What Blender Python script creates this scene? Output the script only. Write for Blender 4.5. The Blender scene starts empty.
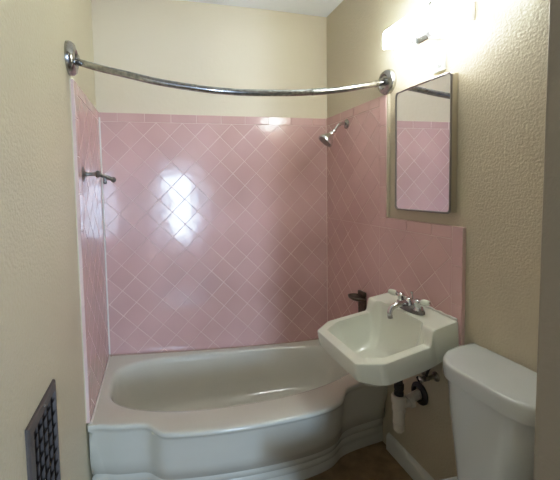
import bpy, bmesh, math, random
from mathutils import Vector, Matrix
random.seed(7)
S = bpy.context.scene
C = S.collection
PI = math.pi
W = 1.45          # room width between left and right wall
ZC = 2.53         # ceiling
YF = -1.75        # inner face of the wall with the doorway
ZT = 1.848        # top of the tiles
YT = -0.643       # front end of the tall tiles
ZL, YL = 1.226, -1.111   # low tiles behind the sink

# ------------------------------------------------------------------ materials
def mat(name, color, rough=0.5, metal=0.0, coat=0.0, bump=None, bump_s=0.2, bump_d=0.01,
        vary=0.0, vscale=4.0, emit=None, estr=0.0, color2=None, detail=3.0, spec=0.5):
    m = bpy.data.materials.new(name); m.use_nodes = True
    nt = m.node_tree; b = nt.nodes['Principled BSDF']
    b.inputs['Base Color'].default_value = (*color, 1)
    b.inputs['Roughness'].default_value = rough
    b.inputs['Metallic'].default_value = metal
    b.inputs['Coat Weight'].default_value = coat
    b.inputs['Coat Roughness'].default_value = 0.05
    b.inputs['Specular IOR Level'].default_value = spec
    tc = nt.nodes.new('ShaderNodeTexCoord')
    if vary or color2:
        n = nt.nodes.new('ShaderNodeTexNoise'); n.inputs['Scale'].default_value = vscale
        n.inputs['Detail'].default_value = detail
        nt.links.new(tc.outputs['Object'], n.inputs['Vector'])
        r = nt.nodes.new('ShaderNodeValToRGB')
        r.color_ramp.elements[0].position = 0.32; r.color_ramp.elements[1].position = 0.68
        c2 = color2 or tuple(c*(1-vary) for c in color)
        r.color_ramp.elements[0].color = (*c2, 1); r.color_ramp.elements[1].color = (*color, 1)
        nt.links.new(n.outputs['Fac'], r.inputs['Fac'])
        nt.links.new(r.outputs['Color'], b.inputs['Base Color'])
    if bump:
        n = nt.nodes.new('ShaderNodeTexNoise'); n.inputs['Scale'].default_value = bump
        n.inputs['Detail'].default_value = 2.0
        nt.links.new(tc.outputs['Object'], n.inputs['Vector'])
        bp = nt.nodes.new('ShaderNodeBump'); bp.inputs['Strength'].default_value = bump_s
        bp.inputs['Distance'].default_value = bump_d
        nt.links.new(n.outputs['Fac'], bp.inputs['Height'])
        nt.links.new(bp.outputs['Normal'], b.inputs['Normal'])
    if emit:
        b.inputs['Emission Color'].default_value = (*emit, 1)
        b.inputs['Emission Strength'].default_value = estr
    return m

M_wall = mat('beige_textured_plaster', (0.60, 0.525, 0.385), 0.42, bump=125, bump_s=0.6, bump_d=0.004, vary=0.05, vscale=1.5)
M_wall_s = mat('beige_smooth_plaster', (0.76, 0.66, 0.50), 0.5, bump=45, bump_s=0.25, bump_d=0.004, vary=0.05, vscale=1.5)
M_wall_l = mat('pale_beige_plaster', (0.70, 0.63, 0.45), 0.42, bump=90, bump_s=0.9, bump_d=0.004, vary=0.05, vscale=1.5)
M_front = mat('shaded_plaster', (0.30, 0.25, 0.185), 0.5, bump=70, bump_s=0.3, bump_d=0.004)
M_ceil = mat('white_ceiling_paint', (0.86, 0.87, 0.89), 0.6, bump=60, bump_s=0.3, bump_d=0.003)
M_grout = mat('pink_white_grout', (0.80, 0.62, 0.57), 0.6, color2=(0.72, 0.51, 0.465), vscale=3.0)
M_caulk = mat('white_caulk', (0.80, 0.76, 0.70), 0.45)
M_caulk_old = mat('aged_brown_caulk', (0.50, 0.36, 0.28), 0.6, vary=0.3, vscale=14)
M_tub = mat('white_enamel', (0.67, 0.665, 0.575), 0.16, coat=0.35, vary=0.06, vscale=3)
M_sink = mat('cream_white_porcelain', (0.80, 0.82, 0.70), 0.14, coat=0.5, vary=0.03, vscale=5)
M_toilet = mat('white_porcelain', (0.60, 0.62, 0.60), 0.16, coat=0.5)
M_seat = mat('white_seat_plastic', (0.72, 0.73, 0.71), 0.3)
M_nickel = mat('brushed_nickel', (0.46, 0.46, 0.44), 0.24, 1.0, vary=0.2, vscale=30)
M_rod = mat('worn_chrome', (0.50, 0.50, 0.49), 0.2, 1.0, vary=0.45, vscale=60, bump=120, bump_s=0.08, bump_d=0.001)
M_chrome = mat('chrome', (0.62, 0.62, 0.63), 0.1, 1.0)
M_hook = mat('tarnish_reflection_chrome', (0.30, 0.29, 0.27), 0.3, 1.0, vary=0.4, vscale=60)
M_bronze = mat('dark_bronze', (0.115, 0.085, 0.06), 0.38, 0.6, vary=0.3, vscale=50)
M_dark = mat('black_rubber', (0.02, 0.018, 0.016), 0.5)
M_brown = mat('brown_metal', (0.15, 0.13, 0.12), 0.42, 0.35, vary=0.25, vscale=25)
M_shadow = mat('duct_shade_black', (0.02, 0.018, 0.016), 0.9)
M_pvc = mat('white_pvc', (0.72, 0.66, 0.55), 0.4)
M_plastic = mat('white_outlet_plastic', (0.52, 0.55, 0.53), 0.35)
M_trim = mat('white_gloss_paint', (0.70, 0.68, 0.63), 0.35)
M_steel = mat('mirror_frame_steel', (0.33, 0.31, 0.29), 0.3, 1.0)
M_cabinet = mat('cream_cabinet_enamel', (0.50, 0.44, 0.31), 0.4)
M_floor = mat('mottled_brown_vinyl', (0.36, 0.235, 0.12), 0.42, color2=(0.20, 0.125, 0.06), vscale=16, detail=6, bump=40, bump_s=0.15, bump_d=0.003)
M_lampbase = mat('white_lamp_metal', (0.8, 0.8, 0.8), 0.35)
M_bulb_dim = mat('lit_bulb_dimmer', (1, 1, 1), 0.4, emit=(0.97, 1.0, 0.97), estr=36)
M_bulb = mat('lit_bulb', (1, 1, 1), 0.4, emit=(0.97, 1.0, 0.97), estr=70)
M_mirror = mat('mirror_glass', (0.86, 0.84, 0.85), 0.015, 1.0)

def glass_shade():
    m = bpy.data.materials.new('frosted_white_glass'); m.use_nodes = True
    nt = m.node_tree; nt.nodes.clear()
    o = nt.nodes.new('ShaderNodeOutputMaterial')
    t = nt.nodes.new('ShaderNodeBsdfTranslucent'); t.inputs[0].default_value = (0.9, 0.93, 0.92, 1)
    d = nt.nodes.new('ShaderNodeBsdfDiffuse'); d.inputs[0].default_value = (0.9, 0.93, 0.92, 1)
    g = nt.nodes.new('ShaderNodeBsdfGlossy'); g.inputs['Roughness'].default_value = 0.15
    e = nt.nodes.new('ShaderNodeEmission'); e.inputs[0].default_value = (0.93, 1.0, 0.97, 1); e.inputs[1].default_value = 11
    a = nt.nodes.new('ShaderNodeMixShader'); a.inputs[0].default_value = 0.5
    b = nt.nodes.new('ShaderNodeMixShader'); b.inputs[0].default_value = 0.06
    c = nt.nodes.new('ShaderNodeAddShader')
    nt.links.new(t.outputs[0], a.inputs[1]); nt.links.new(d.outputs[0], a.inputs[2])
    nt.links.new(a.outputs[0], b.inputs[1]); nt.links.new(g.outputs[0], b.inputs[2])
    nt.links.new(b.outputs[0], c.inputs[0]); nt.links.new(e.outputs[0], c.inputs[1])
    nt.links.new(c.outputs[0], o.inputs[0])
    return m
M_glass = glass_shade()

def tile_mat():
    m = bpy.data.materials.new('glazed_pink_tile'); m.use_nodes = True
    nt = m.node_tree; b = nt.nodes['Principled BSDF']
    at = nt.nodes.new('ShaderNodeVertexColor'); at.layer_name = 'tint'
    tc = nt.nodes.new('ShaderNodeTexCoord')
    n = nt.nodes.new('ShaderNodeTexNoise'); n.inputs['Scale'].default_value = 2.2; n.inputs['Detail'].default_value = 2
    r = nt.nodes.new('ShaderNodeValToRGB')
    r.color_ramp.elements[0].position = 0.35; r.color_ramp.elements[1].position = 0.65
    r.color_ramp.elements[0].color = (0.62, 0.385, 0.35, 1); r.color_ramp.elements[1].color = (0.71, 0.455, 0.43, 1)
    mx = nt.nodes.new('ShaderNodeMix'); mx.data_type = 'RGBA'; mx.blend_type = 'MULTIPLY'; mx.inputs[0].default_value = 1
    nt.links.new(tc.outputs['Object'], n.inputs['Vector']); nt.links.new(n.outputs['Fac'], r.inputs['Fac'])
    nt.links.new(r.outputs['Color'], mx.inputs[6]); nt.links.new(at.outputs['Color'], mx.inputs[7])
    nt.links.new(mx.outputs[2], b.inputs['Base Color'])
    b.inputs['Roughness'].default_value = 0.17
    b.inputs['Coat Weight'].default_value = 0.3; b.inputs['Coat Roughness'].default_value = 0.08
    n2 = nt.nodes.new('ShaderNodeTexNoise'); n2.inputs['Scale'].default_value = 11; n2.inputs['Detail'].default_value = 1.5
    bp = nt.nodes.new('ShaderNodeBump'); bp.inputs['Strength'].default_value = 0.12; bp.inputs['Distance'].default_value = 0.01
    nt.links.new(tc.outputs['Object'], n2.inputs['Vector']); nt.links.new(n2.outputs['Fac'], bp.inputs['Height'])
    nt.links.new(bp.outputs['Normal'], b.inputs['Normal']); nt.links.new(bp.outputs['Normal'], b.inputs['Coat Normal'])
    return m
M_tile = tile_mat()

# ------------------------------------------------------------------ mesh helpers
def finish(name, bm, m, parent=None, smooth=40, bevel=None, recalc=True):
    if recalc: bmesh.ops.recalc_face_normals(bm, faces=bm.faces[:])
    me = bpy.data.meshes.new(name); bm.to_mesh(me); bm.free()
    me.materials.append(m)
    if smooth:
        for p in me.polygons: p.use_smooth = True
        me.set_sharp_from_angle(angle=math.radians(smooth))
    o = bpy.data.objects.new(name, me); C.objects.link(o)
    if parent: o.parent = parent
    if bevel:
        md = o.modifiers.new('bevel', 'BEVEL'); md.width = bevel; md.segments = 3
        md.limit_method = 'ANGLE'; md.angle_limit = math.radians(35)
    return o

def setp(o, label=None, cat=None, group=None, kind=None):
    if label: o['label'] = label
    if cat: o['category'] = cat
    if group: o['group'] = group
    if kind: o['kind'] = kind
    return o

def thing(name, loc, label, cat, group=None):
    o = bpy.data.objects.new(name, None); C.objects.link(o); o.location = loc
    o.empty_display_size = 0.05
    return setp(o, label, cat, group)

def box(bm, a, b):
    x0, y0, z0 = a; x1, y1, z1 = b
    v = [bm.verts.new(p) for p in ((x0,y0,z0),(x1,y0,z0),(x1,y1,z0),(x0,y1,z0),(x0,y0,z1),(x1,y0,z1),(x1,y1,z1),(x0,y1,z1))]
    for f in ((0,3,2,1),(4,5,6,7),(0,1,5,4),(1,2,6,5),(2,3,7,6),(3,0,4,7)): bm.faces.new([v[i] for i in f])

def loft(bm, rings, cap0=False, cap1=False, closed=True):
    vs = [[bm.verts.new(p) for p in r] for r in rings]
    n = len(vs[0])
    for a, b in zip(vs, vs[1:]):
        for i in range(n if closed else n-1):
            j = (i+1) % n
            bm.faces.new((a[i], a[j], b[j], b[i]))
    if cap0: bm.faces.new(vs[0])
    if cap1: bm.faces.new(vs[-1][::-1])
    return vs

def frame(d):
    d = Vector(d).normalized()
    a = Vector((0,0,1)) if abs(d.z) < 0.9 else Vector((1,0,0))
    u = d.cross(a).normalized(); return u, d.cross(u).normalized()

def turned(bm, p0, d, prof, n=24, caps=(True, True)):
    """solid of revolution from p0 along d; prof = [(distance, radius)]"""
    p0 = Vector(p0); d = Vector(d).normalized(); u, v = frame(d)
    rings = [[p0 + d*t + (u*math.cos(2*PI*i/n) + v*math.sin(2*PI*i/n))*r for i in range(n)] for t, r in prof]
    loft(bm, rings, *caps)

def tube(bm, pts, rad, n=14, caps=True):
    pts = [Vector(p) for p in pts]
    rads = rad if isinstance(rad, (list, tuple)) else [rad]*len(pts)
    u = None; rings = []
    for i, p in enumerate(pts):
        d = (pts[min(i+1, len(pts)-1)] - pts[max(i-1, 0)]).normalized()
        if u is None: u, _ = frame(d)
        u = (u - d*u.dot(d)).normalized(); v = d.cross(u)
        rings.append([p + (u*math.cos(2*PI*k/n) + v*math.sin(2*PI*k/n))*rads[i] for k in range(n)])
    loft(bm, rings, caps, caps)

def curve_pts(ctrl, n=8):
    """Catmull-Rom through control points"""
    P = [Vector(c) for c in ctrl]; P = [2*P[0]-P[1]] + P + [2*P[-1]-P[-2]]
    out = []
    for i in range(1, len(P)-2):
        for k in range(n):
            t = k/n; a, b, c, d = P[i-1:i+3]
            out.append(0.5*((2*b) + (c-a)*t + (2*a-5*b+4*c-d)*t*t + (3*b-a-3*c+d)*t**3))
    out.append(P[-2]); return out

def smoothstep(a, b, x):
    t = max(0, min(1, (x-a)/(b-a))); return t*t*(3-2*t)

def lerp(a, b, t): return a + (b-a)*t

# ------------------------------------------------------------------ room shell
T = 0.1
def wall(name, a, b, m, label):
    bm = bmesh.new(); box(bm, a, b)
    return setp(finish(name, bm, m, smooth=None), label, kind='structure')

wall('wall_back', (-T, 0.012, -0.05), (W+T, T+0.012, ZC+0.05), M_wall_s, 'beige plaster wall above the pink tiles behind the bathtub')
wall('wall_left', (-T-0.012, -2.7, -0.05), (-0.012, 0.012, ZC+0.05), M_wall_l, 'pale beige textured wall at the left')
wall('wall_right', (W+0.012, YF-0.12, -0.05), (W+T+0.012, 0.012, ZC+0.05), M_wall, 'beige textured wall behind the sink and toilet')
wall('floor', (-T, -2.7, -0.06), (W+T, T, 0.0), M_floor, 'mottled brown vinyl floor')
bm = bmesh.new()
xs = (-T, 0.0, 0.5, 1.0, W+T); zs = (2.50, 2.505, 2.533, 2.532, 2.52)
for z_off, flip in ((0, 0), (0.06, 1)):
    r0 = [bm.verts.new((x, -2.7, z+z_off)) for x, z in zip(xs, zs)]
    r1 = [bm.verts.new((x, T, z+z_off)) for x, z in zip(xs, zs)]
    for i in range(4): bm.faces.new((r0[i], r0[i+1], r1[i+1], r1[i]))
setp(finish('ceiling', bm, M_ceil, smooth=None, recalc=False), 'white painted ceiling', kind='structure')
# wall with the doorway the camera looks through: jamb side and header
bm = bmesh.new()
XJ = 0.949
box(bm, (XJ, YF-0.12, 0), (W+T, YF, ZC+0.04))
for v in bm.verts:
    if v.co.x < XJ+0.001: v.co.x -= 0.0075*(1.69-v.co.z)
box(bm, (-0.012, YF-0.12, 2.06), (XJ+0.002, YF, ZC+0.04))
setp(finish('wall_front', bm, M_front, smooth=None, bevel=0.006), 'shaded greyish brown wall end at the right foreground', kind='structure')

# baseboard along the right wall
bm = bmesh.new()
prof = [(0, 0), (0.018, 0), (0.018, 0.065), (0.014, 0.078), (0.006, 0.086), (0, 0.088)]
loft(bm, [[(W+0.012-0.000-p[0], y, p[1]) for p in prof] for y in (-0.655, YF)], True, True)
setp(finish('baseboard_right', bm, M_trim, smooth=30), 'white baseboard on the right wall', kind='structure')

# ------------------------------------------------------------------ tiles
def clip(poly, axis, val, keep_greater):
    out = []
    for i in range(len(poly)):
        a, b = poly[i], poly[(i+1) % len(poly)]
        ia = (a[axis] >= val) == keep_greater; ib = (b[axis] >= val) == keep_greater
        if ia: out.append(a)
        if ia != ib:
            t = (val-a[axis])/(b[axis]-a[axis]); out.append((a[0]+(b[0]-a[0])*t, a[1]+(b[1]-a[1])*t))
    return out

G = 0.0013   # half grout width
def put_tile(bm, lay, poly, to3, proud=0.0035, tilt=0.003, bullnose=None):
    """one glazed tile: face ring, edge ring, slightly tilted at random"""
    if len(poly) < 3: return
    cx = sum(p[0] for p in poly)/len(poly); cy = sum(p[1] for p in poly)/len(poly)
    area = 0.5*abs(sum(poly[i][0]*poly[(i+1)%len(poly)][1]-poly[(i+1)%len(poly)][0]*poly[i][1] for i in range(len(poly))))
    if area < 4e-5: return
    tx, ty = random.gauss(0, tilt), random.gauss(0, tilt)
    t = 1 + random.uniform(-0.02, 0.02); col = (t, t*random.uniform(0.99, 1.01), t*random.uniform(0.99, 1.01), 1)
    def inset(d):
        res = []; n = len(poly)
        s = sum(poly[i][0]*poly[(i+1)%n][1]-poly[(i+1)%n][0]*poly[i][1] for i in range(n)); sg = 1 if s > 0 else -1
        for i in range(n):
            p0, p1, p2 = Vector(poly[i-1]), Vector(poly[i]), Vector(poly[(i+1) % n])
            e1 = (p1-p0); e2 = (p2-p1)
            if e1.length < 1e-6 or e2.length < 1e-6: res.append(tuple(p1)); continue
            e1.normalize(); e2.normalize()
            n1 = Vector((-e1.y, e1.x))*sg; n2 = Vector((-e2.y, e2.x))*sg
            k = 1 + n1.dot(n2)
            res.append(tuple(p1 + (n1+n2)/max(k, 0.35)*d))
        return res
    rings = []
    for d, h in ((G, -0.002), (G+0.0002, proud-0.0012), (G+0.0014, proud)):
        rr = []
        for p in inset(d):
            hh = h + (tx*(p[0]-cx) + ty*(p[1]-cy) if h > 0 else 0)
            rr.append(bm.verts.new(to3(p[0], p[1], hh)))
        rings.append(rr)
    fs = []
    n = len(poly)
    for a, b in zip(rings, rings[1:]):
        for i in range(n): fs.append(bm.faces.new((a[i], a[(i+1)%n], b[(i+1)%n], b[i])))
    fs.append(bm.faces.new(rings[-1]))
    for f in fs:
        for l in f.loops: l[lay] = col

D = 0.155
CAP = 0.052
def tiled(name, rects, borders, to3, off, label, slab):
    """rects: fields of diagonal tiles; borders: straight trim tiles; slab: grout boxes in 2-D"""
    bm = bmesh.new(); lay = bm.loops.layers.float_color.new('tint')
    for (u0, v0, u1, v1) in rects:
        k0 = int((u0-off[0])/D*2)-3; k1 = int((u1-off[0])/D*2)+3
        j0 = int((v0-off[1])/D*2)-3; j1 = int((v1-off[1])/D*2)+3
        for i in range(k0, k1):
            for j in range(j0, j1):
                if (i+j) % 2: continue
                cx, cy = off[0]+i*D/2, off[1]+j*D/2
                poly = [(cx-D/2, cy), (cx, cy-D/2), (cx+D/2, cy), (cx, cy+D/2)]
                for ax, val, g in ((0, u0, True), (0, u1, False), (1, v0, True), (1, v1, False)):
                    poly = clip(poly, ax, val, g) if poly else poly
                put_tile(bm, lay, poly, to3)
    for (u0, v0, u1, v1) in borders:
        put_tile(bm, lay, [(u0, v0), (u1, v0), (u1, v1), (u0, v1)], to3, tilt=0.01, proud=0.0045)
    bmesh.ops.recalc_face_normals(bm, faces=bm.faces[:])
    o = finish(name, bm, M_tile, smooth=None, recalc=False)
    setp(o, label, kind='structure')
    g = bmesh.new()
    for (u0, v0, u1, v1) in slab:
        a = to3(u0, v0, -0.012); b = to3(u1, v1, 0.0024)
        lo = [min(a[i], b[i]) for i in range(3)]; hi = [max(a[i], b[i]) for i in range(3)]
        box(g, lo, hi)
    finish('grout', g, M_grout, o, smooth=None)
    return o

def run(a, b, step, off):
    """joints of a trim row"""
    k = math.floor((a-off)/step); xs = [a]
    x = off+(k+1)*step
    while x < b-0.012:
        if x > a+0.012: xs.append(x)
        x += step
    xs.append(b); return list(zip(xs, xs[1:]))

ZB = 0.375
back3 = lambda u, v, h: (u, -h, v)
offb = (0.0945, ZT-CAP-0.002)
zb_back = 0.30
tiled('trim_1', [(0.004, zb_back, W-0.004, ZT-CAP)], [(a, ZT-CAP, b, ZT) for a, b in run(0.004, W-0.004, D, 0.105)],
      back3, offb, 'glossy pink diagonal tiles on the wall behind the bathtub', [(0, zb_back, W, ZT-0.001)])
# right wall: tall field above the tub and low field behind the sink
right3 = lambda u, v, h: (W-h, u, v)
offr = (-0.12, ZT-CAP-0.002)
brd = [(a, ZT-CAP, b, ZT) for a, b in run(YT+CAP, -0.004, D, -0.19)]
brd += [(YT, a, YT+CAP, b) for a, b in run(ZL, ZT, D, ZT-0.0)]
brd += [(a, ZL-CAP, b, ZL) for a, b in run(YL+CAP, YT+CAP, D, YT)]
brd += [(YL, a, YL+CAP, b) for a, b in run(0.74, ZL, D, ZL)]
brd += [(YT, a, YT+CAP, b) for a, b in run(0.404, 0.74, D, ZL)]
tiled('trim_2', [(YT+CAP, ZL-CAP, -0.004, ZT-CAP), (YT+CAP, 0.30, -0.004, ZL-CAP), (YL+CAP, 0.74, YT+CAP, ZL-CAP)], brd,
      right3, offr, 'pink diagonal tiles on the right wall, stepping down to a low panel behind the sink',
      [(YT+0.001, 0.395, 0, ZT-0.001), (-0.4, 0.30, 0, 0.395), (YL+0.001, 0.741, YT+0.001, ZL-0.001)])
# left wall
left3 = lambda u, v, h: (h, u, v)
brd = [(a, ZT-CAP, b, ZT) for a, b in run(YT+CAP, -0.004, D, -0.1)]
brd += [(YT, a, YT+CAP, b) for a, b in run(0.404, ZT, D, ZT)]
tiled('trim_3', [(YT+CAP, 0.34, -0.004, ZT-CAP)], brd, left3, offr, 'narrow strip of pink diagonal tiles on the left wall beside the bathtub',
      [(YT+0.001, 0.405, 0, ZT-0.001)])
# caulk lines in the corners
bm = bmesh.new(); tube(bm, [(0.0055, -0.0055, 0.40), (0.0055, -0.0055, ZT-0.03)], 0.0055, 8)
setp(finish('trim_4', bm, M_caulk), 'white caulk line in the left tile corner', kind='structure')
bm = bmesh.new(); tube(bm, [(W-0.005, -0.005, 0.33), (W-0.005, -0.005, ZT)], 0.003, 8)
setp(finish('trim_5', bm, M_grout), 'thin pale caulk line in the right tile corner', kind='structure')
# rounded plaster corner beads at the tile ends
bm = bmesh.new()
tube(bm, [(W+0.008, YT-0.006, 1.23), (W+0.008, YT-0.006, ZT)], 0.009, 8)
setp(finish('trim_6', bm, M_wall), 'beige filler line along the edge of the right tiles', kind='structure')
bm = bmesh.new()
tube(bm, [(-0.012, YT+0.002, 0.42), (-0.012, YT+0.002, ZT)], 0.004, 8)
setp(finish('trim_7', bm, M_wall_l), 'pale filler line along the edge of the left tiles', kind='structure')

# ------------------------------------------------------------------ bathtub
FR = [(0.0,-.652),(.05,-.662),(.10,-.680),(.16,-.692),(.21,-.700),(.245,-.715),(.275,-.755),(.305,-.785),(.36,-.802),(.50,-.824),(.66,-.836),(.82,-.838),
      (.95,-.832),(1.05,-.815),(1.11,-.790),(1.145,-.755),(1.18,-.715),(1.23,-.692),(1.32,-.676),(W,-.662)]
FRs = curve_pts([(x, y, 0) for x, y in FR], 6)
def front_y(x):
    for a, b in zip(FRs, FRs[1:]):
        if a.x <= x <= b.x: return lerp(a.y, b.y, (x-a.x)/max(1e-9, b.x-a.x))
    return FRs[-1].y
def rimz(x, y):
    k = max(0, min(1, 1+y/0.62))
    return 0.400 - 0.072*math.sin(min(1, x/W)*PI/2)**1.0*k
TC = Vector((0.72, -0.36))
XA, XB = -0.004, W+0.0115
def cast(poly, th):
    d = Vector((math.cos(th), math.sin(th))); best = None
    for i in range(len(poly)):
        a = Vector(poly[i]); e = Vector(poly[(i+1) % len(poly)]) - a
        den = d.x*e.y - d.y*e.x
        if abs(den) < 1e-12: continue
        w = a - TC
        t = (w.x*e.y - w.y*e.x)/den; s = (w.x*d.y - w.y*d.x)/den
        if t > 0 and -1e-6 <= s <= 1+1e-6 and (best is None or t > best): best = t
    return TC + d*best
def outer(inset, ends=0.0):
    pts = [(XB-ends, -0.004), (XA+ends, -0.004)]
    xs = [lerp(XA+ends, XB-ends, i/160) for i in range(161)]
    return pts + [(x, front_y(x)+inset*(0.55+0.45*smoothstep(-0.68, -0.83, front_y(x)) if True else 1)) for x in xs]
corner_angles = [math.atan2(p[1]-TC.y, p[0]-TC.x) % (2*PI) for p in ((XB, -.004), (XA, -.004), (XA, front_y(0)), (XB, front_y(W)))]
angs = sorted([2*PI*i/260 for i in range(260)] + corner_angles)
def oring(inset, z, wavy=None):
    P = outer(inset); out = []
    for th in angs:
        p = cast(P, th); zz = min(z, rimz(p.x, p.y)-0.04)
        if wavy is not None: zz = rimz(p.x, p.y) + wavy
        out.append((p.x, p.y, zz))
    return out
# basin outline at the rim
def basin(scale, dx=0.0, dy=0.0, e=3.4, bow=1.0):
    out = []
    xl, xr, yb, yf = 0.036, 1.395, -0.052, -0.610
    cx, cy = (xl+xr)/2+dx, (yb+yf)/2+dy; a, b = (xr-xl)/2*scale[0], (yb-yf)/2*scale[1]
    for th in angs:
        c, s = math.cos(th), math.sin(th)
        # map angle to superellipse radius
        r = (abs(c/a)**e + abs(s/b)**e)**(-1/e)
        x, y = cx + c*r, cy + s*r
        if y < cy: y -= bow*0.085*max(0, 1-((x-cx)/a)**2)*((cy-y)/b)
        out.append((x, y))
    return out
def bring(scale, z, dx=0, dy=0, e=3.4, bow=1.0, rel=False):
    return [(x, y, (rimz(x, y)+z) if rel else z) for x, y in basin(scale, dx, dy, e, bow)]
bm = bmesh.new()
rings = [oring(0.108, 0.002), oring(0.103, 0.044), oring(0.106, 0.054), oring(0.097, 0.062), oring(0.095, 0.088), oring(0.099, 0.098), oring(0.085, 0.106), oring(0.082, 0.134),
         oring(0.086, 0.144), oring(0.064, 0.153), oring(0.048, 0.22), oring(0.030, 0.30), oring(0.022, 0.355), oring(0.014, 0, -0.028), oring(0.004, 0, -0.022), oring(0.0, 0, -0.012),
         oring(0.003, 0, -0.004), oring(0.012, 0, -0.0005), oring(0.03, 0, 0.0)]
b0 = bring((1.0, 1.0), 0.0, rel=True)
rings += [b0, bring((0.985, 0.965), -0.004, rel=True), bring((0.972, 0.94), -0.014, rel=True), bring((0.962, 0.92), -0.04, rel=True),
          bring((0.94, 0.88), 0.27, 0.0), bring((0.90, 0.83), 0.17, 0.01), bring((0.86, 0.78), 0.11, 0.015), bring((0.80, 0.70), 0.082, 0.02, e=3), bring((0.66, 0.54), 0.070, 0.03, e=2.6),
          bring((0.3, 0.25), 0.064, 0.05, e=2.2, bow=0.5)]
loft(bm, rings, True, True)
tub = setp(finish('bathtub', bm, M_tub, smooth=55), 'white enamel bathtub with bowed front apron under the pink tiles', 'bathtub')
# overflow plate and drain (parts of the tub)
bm = bmesh.new(); turned(bm, (1.345, -0.40, 0.215), (-1, 0, 0.12), [(0, 0.036), (0.004, 0.036), (0.009, 0.026), (0.010, 0.0)], 28, (True, False))
finish('overflow_plate', bm, M_nickel, tub)
bm = bmesh.new(); turned(bm, (1.17, -0.32, 0.071), (0, 0, 1), [(0, 0.030), (0.003, 0.030), (0.004, 0.024), (0.002, 0.018), (0.002, 0.0)], 28, (True, False))
finish('drain', bm, M_nickel, tub)
# caulk between tub and tiles
bm = bmesh.new()
tube(bm, [(x, -0.010, rimz(x, -0.01)+0.001) for x in [0.01+1.43*i/30 for i in range(31)]], 0.0048, 8)
setp(finish('trim_8', bm, M_caulk_old), 'aged brown caulk line along the back rim of the bathtub', kind='structure')
bm = bmesh.new()
tube(bm, [(0.008, y, 0.402) for y in [-0.012-0.63*i/20 for i in range(21)]], 0.0045, 8)
tube(bm, [(W-0.006, y, rimz(W, y)+0.001) for y in [-0.012-0.65*i/20 for i in range(21)]], 0.0045, 8)
setp(finish('trim_9', bm, M_caulk), 'white caulk line at both ends of the bathtub', kind='structure')
# small dark gap in the back left corner
bm = bmesh.new(); turned(bm, (0.012, -0.016, 0.398), (0, 0, 1), [(0, 0.008), (0.004, 0.008), (0.010, 0.003)], 8)
finish('corner_gap', bm, M_caulk_old, bpy.data.objects['trim_8'])

# ------------------------------------------------------------------ sink
SY, SZ, TI = -0.892, 0.856, 0.168
def sk(s, t, h):
    return (W - (s*math.cos(TI) + h*math.sin(TI)) + 0.0, SY + t, SZ + h*math.cos(TI) - s*math.sin(TI))
HR = 0.060
def hs(s): return -HR*smoothstep(0.126, 0.158, s)
NS = 240
SC = (0.245, 0.0)
def castp(poly, th, c=SC):
    d = (math.cos(th), math.sin(th)); best = 0
    for i in range(len(poly)):
        a = poly[i]; b = poly[(i+1) % len(poly)]; e = (b[0]-a[0], b[1]-a[1])
        den = d[0]*e[1]-d[1]*e[0]
        if abs(den) < 1e-12: continue
        w = (a[0]-c[0], a[1]-c[1])
        t = (w[0]*e[1]-w[1]*e[0])/den; s = (w[0]*d[1]-w[1]*d[0])/den
        if t > 0 and -1e-6 <= s <= 1+1e-6: best = max(best, t)
    return best
def radial(poly, blur=1, c=SC):
    r = [castp(poly, 2*PI*i/NS, c) for i in range(NS)]
    for _ in range(blur): r = [(r[i-1]+2*r[i]+r[(i+1) % NS])/4 for i in range(NS)]
    return [(c[0]+math.cos(2*PI*i/NS)*r[i], c[1]+math.sin(2*PI*i/NS)*r[i]) for i in range(NS)]
o_poly = [(0.0, 0.206), (0.138, 0.214), (0.362, 0.221), (0.449, 0.165), (0.449, -0.165), (0.362, -0.221), (0.138, -0.214), (0.0, -0.206)]
i_poly = [(0.112, 0.135), (0.150, 0.180), (0.335, 0.184), (0.408, 0.140), (0.408, -0.140), (0.335, -0.184), (0.150, -0.180), (0.112, -0.135)]
def grow(poly, d):
    return [(SC[0]+(p[0]-SC[0])*(1+d/0.2), p[1]*(1+d/0.2)) for p in poly]
def clampb(pts): return [(max(0.0, s), t) for s, t in pts]
O = clampb(radial(o_poly, 2)); I = radial(i_poly, 2)
def ell(a, b, c=(0.25, 0)): return [(c[0]+math.cos(2*PI*i/NS)*a, c[1]+math.sin(2*PI*i/NS)*b) for i in range(NS)]
def mixp(A, B, t): return [(lerp(a[0], b[0], t), lerp(a[1], b[1], t)) for a, b in zip(A, B)]
def sring(P, h): return [sk(s, t, h(s, t) if callable(h) else h) for s, t in P]
def bot(s, t):      # lower edge of the apron
    return -0.146 + 0.020*smoothstep(0.2, 0.0, s) + 0.012*smoothstep(0.38, 0.449, s)
Oin = clampb(radial(grow(o_poly, -0.006), 2)); Oin2 = clampb(radial(grow(o_poly, -0.002), 2))
E1 = ell(0.085, 0.10, (0.285, 0)); E0 = ell(0.024, 0.024, (0.30, 0))
bm = bmesh.new()
rings = [sring(mixp(O, E1, 0.75), -0.215), sring(mixp(O, E1, 0.45), -0.178), sring(mixp(O, E1, 0.16), lambda s, t: bot(s, t)-0.001), sring(mixp(O, E1, 0.03), lambda s, t: bot(s, t)-0.001),
         sring(O, lambda s, t: bot(s, t)+0.004), sring(O, lambda s, t: hs(s)-0.006), sring(Oin2, lambda s, t: hs(s)-0.0015), sring(Oin, lambda s, t: hs(s))]
for k in (0.2, 0.4, 0.6, 0.8): rings.append(sring(mixp(Oin, I, k), lambda s, t: hs(s)))
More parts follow.
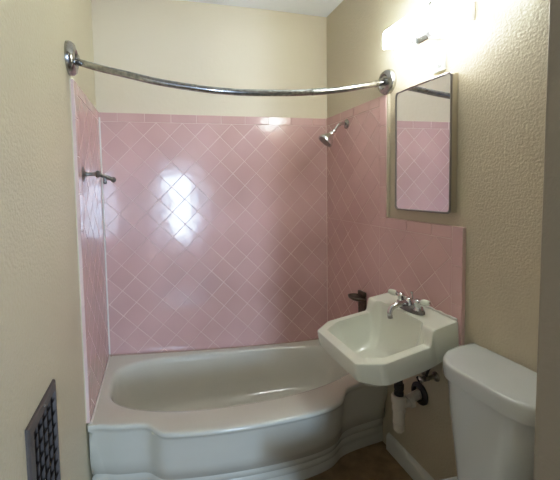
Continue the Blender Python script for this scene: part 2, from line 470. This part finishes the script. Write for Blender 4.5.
rings += [sring(I, lambda s, t: hs(s)), sring(mixp(I, E1, 0.012), lambda s, t: hs(s)-0.003), sring(mixp(I, E1, 0.035), lambda s, t: hs(s)-0.014),
          sring(mixp(I, E1, 0.12), lambda s, t: min(hs(s)*0.85-0.045, -0.05)), sring(mixp(I, E1, 0.36), -0.128), sring(mixp(I, E1, 0.62), -0.163), sring(mixp(I, E1, 0.85), -0.182),
          sring(E1, -0.190), sring(mixp(E1, E0, 0.6), -0.197), sring(E0, -0.202)]
loft(bm, rings, True, True)
sink = setp(finish('wall_sink', bm, M_sink, smooth=38), 'cream white octagonal porcelain sink hung on the right wall, tilting forward', 'sink')
bm = bmesh.new()
dz = Vector(sk(0.255, 0, 1)) - Vector(sk(0.255, 0, 0))
turned(bm, sk(0.30, 0, -0.2025), dz, [(0, 0.025), (0.003, 0.025), (0.004, 0.020), (0.001, 0.014), (0.001, 0)], 24, (True, False))
finish('drain', bm, M_chrome, sink)
# overflow slot ring on the back wall of the bowl is not visible; caulk at the wall is
bm = bmesh.new()
tube(bm, [(W-0.006, SY+0.20-0.40*i/24, SZ+0.003+0.0015*math.sin(i*2.1)) for i in range(25)], [0.0045+0.0015*math.sin(i*1.7) for i in range(25)], 8)
finish('caulk_bead', bm, M_caulk, sink)

# faucet
up = dz.normalized(); fwd = (Vector(sk(1, 0, 0))-Vector(sk(0, 0, 0))).normalized(); side = Vector((0, 1, 0))
F0 = Vector(sk(0.068, -0.012, 0.0005))
def fp(s, t, h): return F0 + fwd*s + side*t + up*h
fa = thing('faucet', F0, 'chrome centerset faucet with two white lever handles on the sink deck', 'faucet')
def fobj(name, bm, m, parent, **k):
    o = finish(name, bm, m, None, **k)
    # keep world placement while parenting to an empty with a location
    p = parent
    off = Vector(fa.location)
    o.data.transform(Matrix.Translation(-off)); o.parent = p
    return o
bm = bmesh.new(); n = 48
def fbase(k, h): return [fp(0.028*k*math.sin(2*PI*i/n), 0.082*k*math.copysign(abs(math.cos(2*PI*i/n))**0.8, math.cos(2*PI*i/n)), h) for i in range(n)]
loft(bm, [fbase(1, 0), fbase(1, 0.008), fbase(0.93, 0.014), fbase(0.80, 0.020), fbase(0.6, 0.024), fbase(0.3, 0.026)], True, True)
fobj('base', bm, M_hook, fa)  # darker metal puts the chrome's dark reflection into the base colour
bm = bmesh.new(); turned(bm, fp(0, 0, 0.020), up, [(0, 0.022), (0.012, 0.020), (0.022, 0.016), (0.030, 0.012), (0.034, 0.004)], 24)
tube(bm, curve_pts([fp(0.004, 0, 0.026), fp(0.030, 0, 0.034), fp(0.062, 0, 0.036), fp(0.090, 0, 0.030), fp(0.103, 0, 0.014), fp(0.105, 0, -0.002)], 6),
     [lerp(0.014, 0.0095, i/30) for i in range(31)], 16)
sp = fobj('spout', bm, M_chrome, fa)
bm = bmesh.new(); turned(bm, fp(0.105, 0, 0.000), -up, [(0, 0.011), (0.012, 0.011), (0.012, 0.007), (0.010, 0.0)], 20, (True, False))
fobj('aerator', bm, M_steel, sp)
bm = bmesh.new(); turned(bm, fp(-0.020, 0, 0.02), up, [(0, 0.003), (0.045, 0.003), (0.046, 0.006), (0.054, 0.006), (0.056, 0.002)], 12)
fobj('lift_rod', bm, M_chrome, fa)
for sgn in (1, -1):
    bm = bmesh.new(); turned(bm, fp(0, 0.052*sgn, 0.016), up, [(0, 0.021), (0.008, 0.019), (0.012, 0.014), (0.026, 0.015), (0.034, 0.017), (0.042, 0.013), (0.046, 0.005)], 24)
    hd = (side*sgn*0.92 + fwd*(0.38 if sgn > 0 else -0.18) + up*0.14).normalized()
    turned(bm, fp(0, 0.052*sgn, 0.050), hd, [(0, 0.006), (0.016, 0.0065), (0.018, 0.010), (0.022, 0.010)], 16)
    hb = fobj('handle', bm, M_chrome, fa)
    bm = bmesh.new(); turned(bm, fp(0, 0.052*sgn, 0.050)+hd*0.022, hd, [(0, 0.009), (0.004, 0.0125), (0.014, 0.0135), (0.026, 0.0125), (0.034, 0.010), (0.038, 0.005)], 20)
    lv = fobj('lever', bm, M_sink, hb); lv['label'] = 'white porcelain lever'
    bm = bmesh.new(); turned(bm, fp(0, 0.052*sgn, 0.050)+hd*0.059, hd, [(0, 0.005), (0.003, 0.0045), (0.004, 0.001)], 12)
    fobj('lever_tip', bm, M_chrome, hb)

# drain trap
TX, TY = 1.336, -0.892
tr = thing('drain_trap', (TX, TY, 0.28), 'white plastic drain trap hanging under the sink', 'pipe')
def local(o, root):
    o.data.transform(Matrix.Translation(-Vector(root.location))); return o
def add(root, parent, name, bm, m, label=None, **k):
    o = finish(name, bm, m, None, **k); local(o, root); o.parent = parent
    if label: o['label'] = label
    return o
bm = bmesh.new(); turned(bm, (TX, TY, 0.452), (0, 0, 1), [(0, 0.020), (0.018, 0.020), (0.018, 0.016), (0.030, 0.016), (0.030, 0.021), (0.052, 0.021), (0.052, 0.016), (0.22, 0.016)], 24)
add(tr, tr, 'tailpiece', bm, M_dark, 'blackened metal tailpiece')
bm = bmesh.new()
turned(bm, (TX, TY, 0.29), (0, 0, 1), [(0, 0.020), (0.004, 0.024), (0.030, 0.024), (0.031, 0.0265), (0.036, 0.0265), (0.037, 0.025), (0.090, 0.025), (0.091, 0.029), (0.106, 0.029), (0.107, 0.027),
                                     (0.130, 0.027), (0.131, 0.032), (0.158, 0.032), (0.164, 0.026)], 28)
add(tr, tr, 'trap_body', bm, M_pvc, smooth=25)
bm = bmesh.new()
tube(bm, curve_pts([(TX+0.01, TY, 0.415), (TX+0.045, TY-0.004, 0.415), (TX+0.075, TY+0.006, 0.424), (W+0.004, TY+0.014, 0.430)], 5), 0.021, 18)
add(tr, tr, 'outlet_pipe', bm, M_pvc)
bm = bmesh.new()
turned(bm, (TX+0.045, TY-0.004, 0.415), (1, -0.08, 0.15), [(0, 0.026), (0.002, 0.028), (0.022, 0.028), (0.024, 0.025)], 12)
add(tr, tr, 'slip_nut', bm, M_pvc)
bm = bmesh.new()
turned(bm, (TX, TY, 0.281), (0, 0, 1), [(0, 0.014), (0.004, 0.018), (0.010, 0.020)], 6)
add(tr, tr, 'cleanout_plug', bm, M_pvc)
bm = bmesh.new()
n = 32
rg = []
for rr, xx in ((0.050, W+0.011), (0.050, W+0.004), (0.042, W-0.004), (0.030, W-0.006), (0.030, W+0.011)):
    rg.append([(xx, TY+0.014+rr*math.cos(2*PI*i/n), 0.432+rr*math.sin(2*PI*i/n)) for i in range(n)])
loft(bm, rg)
add(tr, tr, 'wall_flange', bm, M_dark, 'black flange around the hole in the wall')

# shut-off valves with supply hoses
def valve(y, z, dy, label, top):
    v = thing('shutoff_valve', (W-0.01, y, z), label, 'valve', )
    bm = bmesh.new(); turned(bm, (W+0.011, y, z), (-1, 0, 0), [(0, 0.021), (0.004, 0.020), (0.009, 0.010), (0.012, 0.0085), (0.040, 0.0085), (0.041, 0.012), (0.062, 0.012), (0.064, 0.008)], 20)
    add(v, v, 'valve_body', bm, M_hook)
    bm = bmesh.new(); n = 28
    turned(bm, (W-0.054, y, z), (-1, 0, 0), [(0, 0.005), (0.012, 0.005)], 12)
    rings = []
    for dx, rr in ((0.010, 0.4), (0.010, 1.0), (0.016, 1.1), (0.020, 1.0), (0.021, 0.4)):
        rings.append([(W-0.054-dx, y+rr*0.017*math.cos(2*PI*i/n)*(1+0.12*math.cos(8*PI*i/n)), z+rr*0.013*math.sin(2*PI*i/n)) for i in range(n)])
    loft(bm, rings, True, True)
    add(v, v, 'valve_handle', bm, M_chrome, 'oval chrome handle')
    bm = bmesh.new()
    tube(bm, curve_pts([(W-0.040, y, z+0.008), (W-0.042, y+dy*0.5, z+0.045), (W-0.036, y+dy, z+0.08), (W-0.05, y+dy*0.9, top)], 8), 0.0055, 10)
    add(v, v, 'supply_hose', bm, M_dark, 'dark supply hose')
valve(-0.970, 0.560, -0.030, 'chrome shut-off valve under the sink nearest to the toilet', 0.68)
valve(-0.895, 0.548, 0.035, 'chrome shut-off valve under the sink above the drain trap', 0.66)

# ------------------------------------------------------------------ toilet
to = thing('toilet', (1.20, -1.352, 0), 'white porcelain toilet with its tank against the right wall', 'toilet')
YC = -1.352
YC = -1.338
lid_poly = [(W+0.008-q, y) for q, y in ((0.0, -1.144), (0.07, -1.149), (0.14, -1.168), (0.19, -1.205), (0.218, -1.250), (0.220, -1.310), (0.214, -1.455), (0.196, -1.500), (0.165, -1.528), (0.0, -1.536))]
def resample(poly, m=96, blur=2):
    P = [Vector((*p, 0)) for p in poly]; L = [0]
    for i in range(len(P)): L.append(L[-1]+(P[(i+1) % len(P)]-P[i]).length)
    out = []
    for k in range(m):
        d = L[-1]*k/m
        for i in range(len(P)):
            if L[i] <= d <= L[i+1]: out.append(P[i].lerp(P[(i+1) % len(P)], (d-L[i])/(L[i+1]-L[i]))); break
    xmax = max(p.x for p in P)
    for _ in range(blur):
        out = [out[i] if out[i].x > xmax-0.004 else (out[i-1]+2*out[i]+out[(i+1) % m])/4 for i in range(m)]
    return out
LP = resample(lid_poly)
def tring(P, ins, z, cz=0):
    c = Vector((W-0.10, YC, 0)); out = []
    for p in P:
        d = p-c; q = c + d*(1-ins/0.2)
        out.append((min(q.x, W+0.008) if p.x < W+0.004 else W+0.008, q.y, z))
    return out
bm = bmesh.new()
zt = 0.790
loft(bm, [tring(LP, 0.016, zt-0.054), tring(LP, 0.002, zt-0.054), tring(LP, 0.0, zt-0.050), tring(LP, 0.0, zt-0.014), tring(LP, 0.003, zt-0.006), tring(LP, 0.009, zt-0.001), tring(LP, 0.02, zt), tring(LP, 0.10, zt+0.003)], True, True)
add(to, to, 'tank_lid', bm, M_toilet, smooth=50)
bm = bmesh.new()
rr = []
for z, k in ((0.374, 0.056), (0.377, 0.046), (0.39, 0.042), (0.50, 0.034), (0.63, 0.022), (zt-0.05, 0.020)):
    rr.append(tring(LP, k, z))
def narrow(r, f): return [(x, YC+(y-YC)*f, z) for x, y, z in r]
fs = (0.71, 0.75, 0.77, 0.86, 0.94, 1.0)
loft(bm, [narrow(r, f) for r, f in zip(rr, fs)], True, True)
add(to, to, 'tank', bm, M_toilet, smooth=50)
YB = -1.377
# bowl: pedestal lofted up to the rim
n = 72
def bowl(cx, a, b, z, e=2.2, fy=1.0):
    z *= 0.87; b *= 0.86; out = []
    for i in range(n):
        th = 2*PI*i/n; c, s = math.cos(th), math.sin(th)
        rx = a if c < 0 else a*0.92
        x = cx + rx*math.copysign(abs(c)**(2/e), c); y = YB + b*math.copysign(abs(s)**(2/e), s)
        out.append((x, y, z))
    return out
bm = bmesh.new()
loft(bm, [bowl(1.10, 0.26, 0.115, 0.001, 3), bowl(1.10, 0.255, 0.11, 0.03, 3), bowl(1.11, 0.22, 0.095, 0.10, 2.6), bowl(1.10, 0.23, 0.10, 0.20, 2.4), bowl(1.08, 0.30, 0.145, 0.30, 2.2),
          bowl(1.07, 0.345, 0.178, 0.36, 2.3), bowl(1.065, 0.355, 0.185, 0.385, 2.4), bowl(1.065, 0.350, 0.182, 0.398, 2.4), bowl(1.065, 0.34, 0.175, 0.402, 2.4),
          bowl(0.97, 0.19, 0.13, 0.400, 2.1), bowl(0.97, 0.175, 0.115, 0.37, 2.1), bowl(0.98, 0.14, 0.085, 0.26, 2.0), bowl(1.0, 0.06, 0.05, 0.20, 2.0)], True, True)
dk = [(W-0.012, 0.13), (1.30, 0.145), (1.20, 0.150), (1.08, 0.140), (1.08, -0.140), (1.20, -0.150), (1.30, -0.145), (W-0.012, -0.13)]
loft(bm, [[(x, YB+y*f, z) for x, y in dk] for z, f in ((0.28, 0.8), (0.335, 0.97), (0.352, 1.0), (0.362, 0.985), (0.366, 0.95))], True, True)
add(to, to, 'bowl', bm, M_toilet, smooth=50)
def seatring(cx, a, b, z, e=2.15): return bowl(cx, a, b, z, e)
bm = bmesh.new()
loft(bm, [seatring(0.945, 0.225, 0.178, 0.404), seatring(0.945, 0.232, 0.184, 0.408), seatring(0.945, 0.232, 0.184, 0.418), seatring(0.945, 0.222, 0.176, 0.424), seatring(0.95, 0.165, 0.118, 0.424), seatring(0.95, 0.158, 0.112, 0.414), seatring(0.95, 0.160, 0.115, 0.404), seatring(0.945, 0.225, 0.178, 0.404)])
add(to, to, 'seat', bm, M_seat, smooth=50)
bm = bmesh.new()
loft(bm, [seatring(0.945, 0.222, 0.176, 0.426), seatring(0.945, 0.232, 0.185, 0.430), seatring(0.945, 0.232, 0.185, 0.438), seatring(0.945, 0.222, 0.176, 0.445), seatring(0.945, 0.12, 0.1, 0.449)], True, True)
sl = add(to, to, 'seat_lid', bm, M_seat, smooth=50)
for s in (1, -1):
    bm = bmesh.new(); turned(bm, (1.168, YB+s*0.075-0.018, 0.382), (0, 1, 0), [(0, 0.010), (0.003, 0.013), (0.033, 0.013), (0.036, 0.010)], 16)
    box(bm, (1.158, YB+s*0.075-0.015, 0.360), (1.185, YB+s*0.075+0.015, 0.378))
    add(to, to, 'hinge', bm, M_seat)

# ------------------------------------------------------------------ medicine cabinet
cy0, cy1, cz0, cz1 = -1.068, -0.738, 1.274, 1.827
mc = thing('medicine_cabinet', (W, (cy0+cy1)/2, cz0), 'mirrored medicine cabinet with thin steel frame on the right wall above the sink', 'cabinet')
def rrect(y0, y1, z0, z1, r, x, k=6):
    out = []
    for cyy, czz, a0 in ((y1-r, z1-r, 0), (y0+r, z1-r, PI/2), (y0+r, z0+r, PI), (y1-r, z0+r, 3*PI/2)):
        for i in range(k+1):
            a = a0+PI/2*i/k; out.append((x, cyy+r*math.cos(a), czz+r*math.sin(a)))
    return out
bm = bmesh.new(); box(bm, (W-0.004, cy0+0.004, cz0+0.004), (W+0.0115, cy1-0.004, cz1-0.004))
add(mc, mc, 'cabinet_box', bm, M_cabinet, bevel=0.002)
bm = bmesh.new()
loft(bm, [rrect(cy0+.002, cy1-.002, cz0+.002, cz1-.002, 0.018, W-0.004), rrect(cy0+.002, cy1-.002, cz0+.002, cz1-.002, 0.018, W-0.018)], True, True)
add(mc, mc, 'door', bm, M_cabinet, 'cream enamel door edge')
dr = [o for o in mc.children if o.name.startswith('door')][0]
bm = bmesh.new()
def fr(i, x): return rrect(cy0+i, cy1-i, cz0+i, cz1-i, 0.018-i*0.6, x)
loft(bm, [fr(0, W-0.0181), fr(-0.001, W-0.0205), fr(0.001, W-0.024), fr(0.004, W-0.025), fr(0.007, W-0.023), fr(0.0075, W-0.0185)])
add(mc, dr, 'frame', bm, M_steel)
bm = bmesh.new()
loft(bm, [fr(0.0065, W-0.0182), fr(0.0065, W-0.0202)], True, True)
add(mc, dr, 'mirror', bm, M_mirror, smooth=20)

# ------------------------------------------------------------------ outlet
ou = thing('wall_outlet', (W, -0.974, 1.91), 'white duplex outlet between the light fixture and the medicine cabinet', 'outlet')
bm = bmesh.new(); box(bm, (W+0.004, -1.004, 1.852), (W+0.0125, -0.944, 1.970))
add(ou, ou, 'cover_plate', bm, M_plastic, bevel=0.003)
for zc in (1.886, 1.936):
    bm = bmesh.new(); n = 24
    loft(bm, [[(x, -0.974+0.017*k*max(-0.86, min(0.86, math.cos(2*PI*i/n)))/0.86*0.95, zc+0.0175*k*math.sin(2*PI*i/n)) for i in range(n)] for x, k in ((W+0.004, 1), (W+0.0025, 1), (W+0.002, 0.94))], True, True)
    rc = add(ou, ou, 'receptacle', bm, M_plastic)
    for dy in (-0.0065, 0.0065):
        bm = bmesh.new(); box(bm, (W+0.0014, -0.974+dy-0.0012, zc-0.001), (W+0.003, -0.974+dy+0.0012, zc+0.008)); add(ou, rc, 'slot', bm, M_dark, smooth=None)
    bm = bmesh.new(); turned(bm, (W+0.003, -0.974, zc-0.009), (-1, 0, 0), [(0, 0.0025), (0.0016, 0.0025)], 10); add(ou, rc, 'ground_hole', bm, M_dark)
bm = bmesh.new(); turned(bm, (W+0.004, -0.974, 1.911), (-1, 0, 0), [(0, 0.003), (0.0015, 0.003), (0.002, 0.001)], 12); add(ou, ou, 'screw', bm, M_nickel)

# ------------------------------------------------------------------ vanity light
LY0, LY1 = -1.195, -0.765
vl = thing('vanity_light', (W, (LY0+LY1)/2, 2.05), 'lit vanity light with frosted glass shade high on the right wall', 'light fixture')
bm = bmesh.new(); box(bm, (W-0.012, LY0+0.06, 1.985), (W+0.0115, LY1-0.05, 2.085))
add(vl, vl, 'back_plate', bm, M_lampbase, bevel=0.004)
bm = bmesh.new(); box(bm, (W-0.075, -1.005, 1.966), (W-0.0125, -0.935, 2.030))
add(vl, vl, 'socket_block', bm, M_nickel, 'grey metal socket block', bevel=0.004)
for yb, dd in ((-0.935, 1), (-1.005, -1)):
    bm = bmesh.new(); turned(bm, (W-0.070, yb, 1.988), (0, dd, 0), [(0, 0.017), (0.018, 0.017), (0.020, 0.013)], 20)
    sc = add(vl, vl, 'socket', bm, M_lampbase)
    bm = bmesh.new(); turned(bm, (W-0.070, yb+dd*0.020, 1.988), (0, dd, -0.25), [(0, 0.013), (0.012, 0.016), (0.03, 0.026), (0.055, 0.032), (0.08, 0.030), (0.098, 0.020), (0.108, 0.006)], 24)
    b_ = add(vl, vl, 'bulb', bm, M_bulb if dd > 0 else M_bulb_dim, 'glowing light bulb')
# open-bottomed glass shade: curved front panel with closed ends
bm = bmesh.new()
prof = [(W-0.002, 2.118), (W-0.030, 2.116), (W-0.070, 2.108), (W-0.098, 2.096), (W-0.108, 2.080), (W-0.110, 2.055), (W-0.109, 2.030), (W-0.106, 2.012)]
inner = [(x+0.004 if i else x, z-0.004 if i < 4 else z) for i, (x, z) in enumerate(prof)]
def shade_ring(y, P): return [(x, y, z) for x, z in P]
loopP = prof + inner[::-1]
loft(bm, [shade_ring(LY0, loopP), shade_ring(LY1, loopP)], True, True)
for ye in (LY0, LY1-0.004):
    a = [(x, ye, z) for x, z in prof] + [(W-0.002, ye, 2.030)]
    b = [(x, ye+0.004, z) for x, z in prof] + [(W-0.002, ye+0.004, 2.030)]
    loft(bm, [a, b], True, True)
shd = add(vl, vl, 'shade', bm, M_glass, 'frosted white glass shade', smooth=30)
bm = bmesh.new()  # unseen opaque shell added to keep the shade's glow off the wall
lin = [(x+0.006 if i > 1 else x, z-(0.006 if i < 5 else 0)) for i, (x, z) in enumerate(prof)]
lin2 = [(x+0.002 if i > 1 else x, z-(0.002 if i < 5 else 0)) for i, (x, z) in enumerate(lin)]
loft(bm, [shade_ring(y, lin + lin2[::-1]) for y in (LY0+0.005, LY1-0.005)], True, True)
for ye in (LY0+0.005, LY1-0.007):
    loft(bm, [[(x, y_, z) for x, z in lin] + [(W-0.002, y_, 2.032)] for y_ in (ye, ye+0.002)], True, True)
add(vl, shd, 'glow_block_shell', bm, M_lampbase, smooth=30)
for yk in (-0.90, -1.06):
    bm = bmesh.new(); turned(bm, (W-0.109, yk, 2.070), (-1, 0, 0), [(0, 0.008), (0.003, 0.009), (0.010, 0.008), (0.013, 0.003)], 16)
    add(vl, vl, 'finial', bm, M_steel)

# ------------------------------------------------------------------ shower rod
ro = thing('shower_curtain_rod', (0, -0.65, 1.92), 'curved chrome shower curtain rod bowing across the bathtub', 'curtain rod')
ctrl = [(-0.004, -0.650, 1.924), (0.04, -0.660, 1.906), (0.12, -0.685, 1.880), (0.23, -0.710, 1.852), (0.345, -0.730, 1.825), (0.505, -0.745, 1.803), (0.60, -0.75, 1.796), (0.72, -0.75, 1.795), (0.945, -0.745, 1.806),
        (1.14, -0.725, 1.832), (1.30, -0.690, 1.868), (1.40, -0.660, 1.893), (W+0.004, -0.645, 1.908)]
cp = curve_pts(ctrl, 8)
bm = bmesh.new(); tube(bm, cp, 0.0138, 18)
tb = add(ro, ro, 'rod_tube', bm, M_rod)
for i0, i1, r in ((66, 69, 0.0150), (85, 86, 0.0155)):
    bm = bmesh.new(); tube(bm, cp[i0:i1+1], r, 18); add(ro, tb, 'collar', bm, M_nickel)
for x0, d, y, z, R in ((-0.011, 1, -0.650, 1.924, 0.066), (W+0.011, -1, -0.643, 1.906, 0.062)):
    bm = bmesh.new(); turned(bm, (x0, y, z), (d, 0, 0), [(0, R), (0.010, R*1.0), (0.018, R*0.96), (0.026, R*0.86), (0.031, R*0.62), (0.032, 0.036), (0.026, 0.030), (0.025, 0.018), (0.040, 0.0175), (0.041, 0.014)], 36)
    add(ro, ro, 'wall_flange', bm, M_rod if d > 0 else M_nickel)

# ------------------------------------------------------------------ shower head
sh = thing('shower_sprayer', (W, -0.265, 1.765), 'chrome shower head on a bent arm high on the right tiled wall', 'shower head')
bm = bmesh.new(); turned(bm, (W-0.001, -0.265, 1.765), (-1, 0, 0), [(0, 0.030), (0.004, 0.029), (0.010, 0.020), (0.013, 0.0115)], 28)
add(sh, sh, 'wall_flange', bm, M_nickel)
hp = Vector((1.358, -0.283, 1.722))
bm = bmesh.new(); tube(bm, curve_pts([(W-0.002, -0.265, 1.765), (W-0.035, -0.268, 1.766), (W-0.062, -0.274, 1.754), tuple(hp)], 7), 0.0095, 16)
add(sh, sh, 'arm', bm, M_chrome)
hd = Vector((-0.66, 0.10, -0.72)).normalized()
bm = bmesh.new(); turned(bm, hp - hd*0.004, hd, [(0, 0.011), (0.004, 0.013), (0.014, 0.013), (0.016, 0.010), (0.020, 0.015), (0.028, 0.017), (0.036, 0.016), (0.044, 0.020), (0.056, 0.031), (0.072, 0.042), (0.084, 0.048), (0.093, 0.049), (0.096, 0.046), (0.094, 0.041), (0.093, 0.0)], 36, (True, False))
hh = add(sh, sh, 'sprayer', bm, M_chrome)
bm = bmesh.new(); turned(bm, hp + hd*0.0895, hd, [(0, 0.041), (0.004, 0.039), (0.0045, 0.0)], 30, (True, False))
add(sh, hh, 'spray_face', bm, M_steel)

# ------------------------------------------------------------------ hook on the left tiles
hk = thing('towel_hook', (0, -0.533, 1.468), 'tarnished metal wall hook with angled arm on the left tile strip', 'hook')
bm = bmesh.new(); turned(bm, (0.001, -0.533, 1.468), (1, 0, 0), [(0, 0.034), (0.003, 0.034), (0.008, 0.022), (0.012, 0.012), (0.020, 0.009), (0.040, 0.0075), (0.052, 0.009), (0.054, 0.014), (0.062, 0.017), (0.070, 0.014), (0.073, 0.006)], 28)
add(hk, hk, 'wall_post', bm, M_hook)
bm = bmesh.new()
ad = (Vector((0.128, -0.500, 1.441))-Vector((0.064, -0.528, 1.468))).normalized()
turned(bm, (0.064, -0.528, 1.468), ad, [(0, 0.010), (0.02, 0.009), (0.045, 0.0095), (0.062, 0.008), (0.066, 0.012), (0.074, 0.0125), (0.080, 0.007)], 20)
turned(bm, Vector((0.064, -0.528, 1.468))+ad*0.03, (0.02, 0, -1), [(0, 0.007), (0.020, 0.006), (0.022, 0.009), (0.028, 0.009), (0.034, 0.003)], 16)
add(hk, hk, 'arm', bm, M_hook)

# ------------------------------------------------------------------ bronze soap holder on the right tiles behind the sink
so = thing('soap_holder', (W, -0.44, 0.70), 'dark bronze soap holder on the pink tiles just behind the sink', 'soap holder')
bm = bmesh.new(); box(bm, (W-0.016, -0.475, 0.62), (W-0.001, -0.405, 0.755)); add(so, so, 'bracket', bm, M_bronze, bevel=0.006)
bm = bmesh.new()
n = 40
def trayr(k, z, dx=0): return [(W-0.044+0.042*k*math.cos(2*PI*i/n)+dx, -0.440+0.060*k*math.copysign(abs(math.sin(2*PI*i/n))**0.75, math.sin(2*PI*i/n)), z) for i in range(n)]
loft(bm, [trayr(0.7, 0.742), trayr(0.95, 0.748), trayr(1.0, 0.758), trayr(0.95, 0.760), trayr(0.85, 0.752), trayr(0.5, 0.750)], True, True)
add(so, so, 'tray', bm, M_bronze)
bm = bmesh.new(); box(bm, (W-0.020, -0.475, 0.756), (W-0.002, -0.405, 0.786)); add(so, so, 'splash_guard', bm, M_bronze, bevel=0.007)

# ------------------------------------------------------------------ floor register on the left wall
vy0, vy1, vz0, vz1 = -1.300, -1.068, 0.43, 0.830
ve = thing('wall_register', (0, (vy0+vy1)/2, vz0), 'dark brown metal heating register low on the left wall', 'vent')
X0 = -0.0125
bm = bmesh.new(); fw_ = 0.022
def vr(i, x): return [(x, y, z) for y, z in ((vy0+i, vz0+i), (vy1-i, vz0+i), (vy1-i, vz1-i), (vy0+i, vz1-i))]
loft(bm, [vr(0, X0), vr(0, X0+0.006), vr(0.004, X0+0.010), vr(fw_, X0+0.013), vr(fw_+0.002, X0+0.004)])
add(ve, ve, 'frame', bm, M_brown, smooth=30)
bm = bmesh.new(); box(bm, (X0-0.004, vy0+0.01, vz0+0.01), (X0+0.0015, vy1-0.01, vz1-0.01)); add(ve, ve, 'duct_shade_panel', bm, M_shadow, smooth=None)  # flat near-black panel stands in for the shade inside the duct
z = vz1-fw_-0.026
while z > vz0+fw_:
    bm = bmesh.new()
    a, b = vy0+fw_-0.002, vy1-fw_+0.002
    loft(bm, [[(X0+0.002, y, z-0.008), (X0+0.011, y, z), (X0+0.012, y, z+0.002), (X0+0.003, y, z-0.005)] for y in (a, b)], True, True)
    add(ve, ve, 'louver', bm, M_brown, smooth=None); z -= 0.038
for k in range(1, 5):
    y = lerp(vy0+fw_, vy1-fw_, k/5)
    bm = bmesh.new(); box(bm, (X0+0.0015, y-0.0013, vz0+fw_-0.002), (X0+0.009, y+0.0013, vz1-fw_+0.002)); add(ve, ve, 'bar', bm, M_brown, smooth=None)
for yy in (vz0+0.011, vz1-0.011):
    bm = bmesh.new(); turned(bm, (X0+0.010, (vy0+vy1)/2, yy), (1, 0, 0), [(0, 0.004), (0.002, 0.0035), (0.003, 0.001)], 12); add(ve, ve, 'screw', bm, M_nickel)

# dark shelf above the toilet, only its corner shows
sf = thing('wall_shelf', (W, -1.5, 1.95), 'dark shelf corner high on the right wall at the top edge', 'shelf')
bm = bmesh.new(); box(bm, (W-0.09, -1.70, 1.935), (W+0.011, -1.372, 1.955)); add(sf, sf, 'board', bm, M_brown, bevel=0.004)
bm = bmesh.new()
for yb in (-1.43,):
    loft(bm, [[(W+0.0115, y, 1.9345), (W-0.07, y, 1.9345), (W-0.06, y, 1.925), (W+0.0115, y, 1.905)] for y in (yb-0.012, yb+0.012)], True, True)
add(sf, sf, 'bracket', bm, M_brown, smooth=None)

# ------------------------------------------------------------------ lights
def area(name, loc, rot, sx, sy, power, color):
    l = bpy.data.lights.new(name, 'AREA'); l.shape = 'RECTANGLE'; l.size = sx; l.size_y = sy
    l.energy = power; l.color = color
    o = bpy.data.objects.new(name, l); C.objects.link(o); o.location = loc; o.rotation_euler = rot
    return o
# daylight window in the room behind the camera
area('daylight', (0.76, -5.0, 1.08), (math.radians(90), 0, 0), 0.42, 1.2, 80, (0.55, 0.74, 1.0))
w = bpy.data.worlds.new('world'); S.world = w; w.use_nodes = True
bg = w.node_tree.nodes['Background']; bg.inputs[0].default_value = (0.74, 0.82, 1.0, 1); bg.inputs[1].default_value = 0.33

# ------------------------------------------------------------------ camera
cam = bpy.data.cameras.new('camera'); co = bpy.data.objects.new('camera', cam); C.objects.link(co)
yaw, pitch, roll, f = .2409, -.0583, -.0211, 351.739
fw = Vector((math.sin(yaw)*math.cos(pitch), math.cos(yaw)*math.cos(pitch), math.sin(pitch)))
r = Vector((math.cos(yaw), -math.sin(yaw), 0)); u = r.cross(fw)
R_ = r*math.cos(roll) + u*math.sin(roll); U_ = -r*math.sin(roll) + u*math.cos(roll)
m = Matrix((R_, U_, -fw)).transposed().to_4x4(); m.translation = (.3116, -2.2093, 1.3985)
co.matrix_world = m
cam.sensor_fit = 'HORIZONTAL'; cam.sensor_width = 36; cam.lens = f/560*36
cam.shift_x = 36.981/560; cam.shift_y = -32.72/560
cam.clip_start = 0.02
S.camera = co
S.view_settings.view_transform = 'Standard'
S.view_settings.look = 'None'
S.view_settings.exposure = 0.28
# gentle highlight shoulder, like a phone camera
vs = S.view_settings; vs.use_curve_mapping = True
cm = vs.curve_mapping; cm.white_level = (6, 6, 6); cm.extend = 'HORIZONTAL'
cu = cm.curves[3]
pts = ((0, 0), (0.25/6, 0.25), (0.5/6, 0.49), (0.75/6, 0.68), (1.0/6, 0.785), (1.5/6, 0.875), (3.0/6, 0.965), (1, 1))
cu.points[0].location = pts[0]; cu.points[1].location = pts[-1]
for q in pts[1:-1]: cu.points.new(*q)
cm.update()
S.cycles.max_bounces = 10
